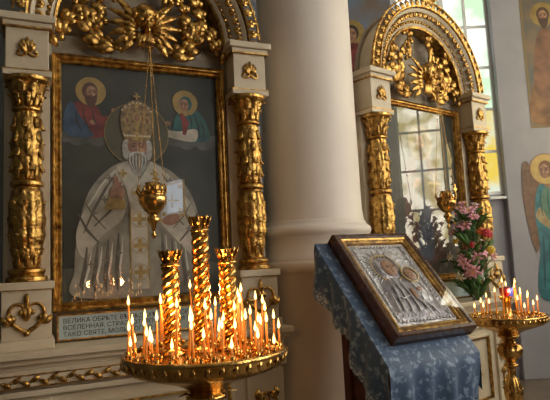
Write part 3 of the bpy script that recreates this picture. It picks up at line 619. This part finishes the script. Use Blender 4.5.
# ---------------------------------------------------------------- room
f=MB();f.box(-2.5,4.7,-4,6.6,-.1,0,FLOOR);f.obj('floor')
WB=mat('painted_back_wall',(.25,.28,.32),(.14,.13,.12),1.6,.7,0,.05,20)
w=MB();H=6.5;wx0,wx1,wz0,wz1=1.55,2.68,2.10,6.2
w.box(-2.5,wx0,6.4,6.6,0,H,WB);w.box(wx1,4.7,6.4,6.6,0,H,WALL);w.box(wx0,wx1,6.4,6.6,0,wz0,WALL);w.box(wx0,wx1,6.4,6.6,wz1,H,WALL);w.obj('wall_back')
w=MB();w.box(2.68,4.5,6.32,6.4,0,H,WALL);w.obj('wall_pier',None,.01)
w=MB();w.box(-2.5,-2.3,-4,6.4,0,H,WALLD);w.obj('wall_left')
def window(name,x0,x1,z0,z1,nx,nz,M,pane,pane2=None,thin=.016):
    b=MB();b.M=M
    for i in range(nx+1):
        x=x0+(x1-x0)*i/nx;t=.035 if i in(0,nx) or (i==nx//2 and nx>3) else thin;b.box(x-t,x+t,-.03,.03,z0,z1,WHITEW)
    for j in range(nz+1):
        z=z0+(z1-z0)*j/nz;t=.035 if j in(0,nz) else thin;b.box(x0,x1,-.025,.025,z-t,z+t,WHITEW)
    b.box(x0-.05,x1+.05,-.10,.05,z0-.06,z0-.03,WHITEW)
    for i in range(nx):
        for j in range(nz):
            xa=x0+(x1-x0)*i/nx;za=z0+(z1-z0)*j/nz
            m=pane2 if (pane2 and j<2) else pane
            b.box(xa+.01,xa+(x1-x0)/nx-.01,-.003,.003,za+.01,za+(z1-z0)/nz-.01,m)
    return b.obj(name)
window('window_1',wx0,wx1,wz0,wz1,4,8,Matrix.Translation((0,6.43,0)),PANE,PANEY)
wins=[(-3.5,-2.85,2.55,3.3,1,1,PANES),(-.9,.5,1.5,4.9,4,6,PANEB),(1.8,3.2,1.5,4.9,4,6,PANEB),(4.3,5.6,1.5,4.9,4,6,PANEW)];w=MB();py=-4
for (a,b_,z0,z1,nx,nz,m) in wins:
    w.box(4.5,4.7,py,a,0,H,WALL);w.box(4.5,4.7,a,b_,0,z0,WALL);w.box(4.5,4.7,a,b_,z1,H,WALL);py=b_
w.box(4.5,4.7,py,6.4,0,H,WALL);w.obj('wall_right')
for i,(a,b_,z0,z1,nx,nz,m) in enumerate(wins):
    M=Matrix.Translation((4.58,0,0))@Matrix.Rotation(pi/2,4,'Z')
    window('window_%d'%(i+2),a,b_,z0,z1,nx,nz,M,m)
# murals
m=Paint(6.317);q_=6.317/6.1
def sc(pts): return [(x*q_,(z-1.45)*q_+1.45) for x,z in pts]
m.sh(sc([(2.93,2.80),(4.0,2.80),(4.0,5.2),(2.93,5.2)]),P('m_border',(.25,.18,.08),None),False)
m.sh(sc([(2.96,2.84),(3.96,2.84),(3.96,5.16),(2.96,5.16)]),P('m_sky',(.24,.16,.09),(.08,.11,.12),4),False)
m.sh(sc([(2.97,2.86),(3.5,2.86),(3.4,3.2),(3.12,3.35),(2.98,3.25)]),P('m_rock',(.36,.18,.07),(.14,.07,.03),6))
m.sh(sc([(3.03,3.2),(3.3,3.15),(3.34,3.6),(3.25,3.95),(3.12,3.92),(3.04,3.6)]),P('m_cloak',(.32,.14,.07),(.10,.06,.04),6))
m.el(3.19*q_,4.23,.15,.15,pHALO);m.face(3.19*q_,4.21,.08,pHAIRB,pHAIRB)
AX=3.06*q_
WING=P('wing',(.24,.13,.07),(.12,.07,.04),20);TEA=P('angel_robe',(.05,.24,.27),(.03,.12,.15),9);TEB=P('angel_tunic',(.12,.26,.18),(.07,.15,.10),9)
for q in(-1,1):
    m.sh([(AX+q*.10,2.16),(AX+q*.17,2.34),(AX+q*.23,2.46),(AX+q*.29,2.40),(AX+q*.31,2.1),(AX+q*.28,1.7),(AX+q*.21,1.40),(AX+q*.13,1.7)],WING)
    for k in range(4): m.stroke([(AX+q*(.17+.03*k),2.28),(AX+q*(.20+.03*k),2.0),(AX+q*(.18+.02*k),1.65)],.012,pNOSE)
m.sh([(AX-.05,2.2),(AX-.14,2.13),(AX-.19,1.85),(AX-.17,1.45),(AX-.21,.9),(AX+.24,.9),(AX+.2,1.45),(AX+.22,1.85),(AX+.17,2.12),(AX+.05,2.2)],TEA)
m.sh([(AX-.04,2.19),(AX-.12,1.9),(AX+.02,1.66),(AX+.2,1.6),(AX+.2,1.75),(AX+.05,1.95),(AX+.05,2.19)],TEB)
m.sh([(AX-.035,2.28),(AX-.05,2.18),(AX,2.14),(AX+.04,2.18),(AX+.02,2.28)],pSKIN)
m.sh([(AX-.18,1.8),(AX-.02,1.66),(AX+.12,1.70),(AX+.1,1.76),(AX-.03,1.76),(AX-.12,1.92)],P('sash',(.45,.36,.18),(.3,.22,.1)));m.el(AX+.12,1.74,.035,.025,pSKIN)
for k in range(5): m.stroke([(AX-.12+.06*k,1.60),(AX-.14+.07*k,1.3),(AX-.16+.08*k,1.0)],.025,P('robe_fold',(.02,.09,.11)))
for k in range(3): m.stroke([(AX-.10+.08*k,2.12),(AX-.12+.09*k,1.98),(AX-.10+.08*k,1.82)],.018,P('robe_fold2',(.02,.10,.10)))
m.el(AX-.02,2.36,.18,.18,P('angel_halo',(.60,.42,.13),(.48,.32,.1)));m.ring(AX-.02,2.36,.175,.008,P('halo_rim',(.3,.12,.05)))
m.face(AX-.03,2.34,.088,None,P('angel_hair',(.20,.09,.04)),-1)
m.b.obj('wall_mural')
mu=Paint(6.397);mu.sh([(.75,3.3),(1.50,3.3),(1.50,6.2),(.75,6.2)],P('mural_blue',(.16,.24,.34),(.20,.14,.09),3),False)
mu.el(1.02,4.15,.16,.16,pHALO);mu.face(1.02,4.12,.09,None,pDK);mu.sh([(.86,3.4),(1.2,3.4),(1.16,3.95),(.9,3.95)],pRED);mu.b.obj('wall_mural.001')
# ---------------------------------------------------------------- lights
def pt(n,loc,e,c=(1,.52,.20),r=.03):
    l=bpy.data.lights.new(n,'POINT');l.energy=e;l.color=c;l.shadow_soft_size=r;o=bpy.data.objects.new(n,l);o.location=loc;scene.collection.objects.link(o)
pt('candle_glow',(-.40,2.0,1.33),2.4);pt('candle_glow.001',(-.17,2.0,1.34),2.4);pt('candle_glow.002',(-.25,2.2,1.34),3.0);pt('candle_glow.003',(1.66,3.93,1.16),2.0)
w=bpy.data.worlds.new('World');scene.world=w;w.use_nodes=True;t=w.node_tree;bg=t.nodes['Background']
tc=t.nodes.new('ShaderNodeTexCoord');sx=t.nodes.new('ShaderNodeSeparateXYZ');r=t.nodes.new('ShaderNodeValToRGB')
r.color_ramp.elements[0].position=.0;r.color_ramp.elements[0].color=(.05,.032,.02,1);r.color_ramp.elements[1].position=.9;r.color_ramp.elements[1].color=(.64,.57,.48,1)
t.links.new(tc.outputs['Generated'],sx.inputs[0]);t.links.new(sx.outputs['Z'],r.inputs['Fac']);t.links.new(r.outputs['Color'],bg.inputs['Color']);bg.inputs['Strength'].default_value=.68
# ---------------------------------------------------------------- camera
p=radians(6.3);r_=radians(2.7)
U0=V((0,-sin(p),cos(p)));F=V((0,cos(p),sin(p)));X=V((1,0,0))
R=X*cos(r_)-U0*sin(r_);U=U0*cos(r_)+X*sin(r_)
cam=bpy.data.cameras.new('camera');cam.lens=36;cam.sensor_width=36;co=bpy.data.objects.new('camera',cam);scene.collection.objects.link(co)
Mc=Matrix((R,U,-F)).transposed().to_4x4();Mc.translation=(0,0,1.45);co.matrix_world=Mc;scene.camera=co
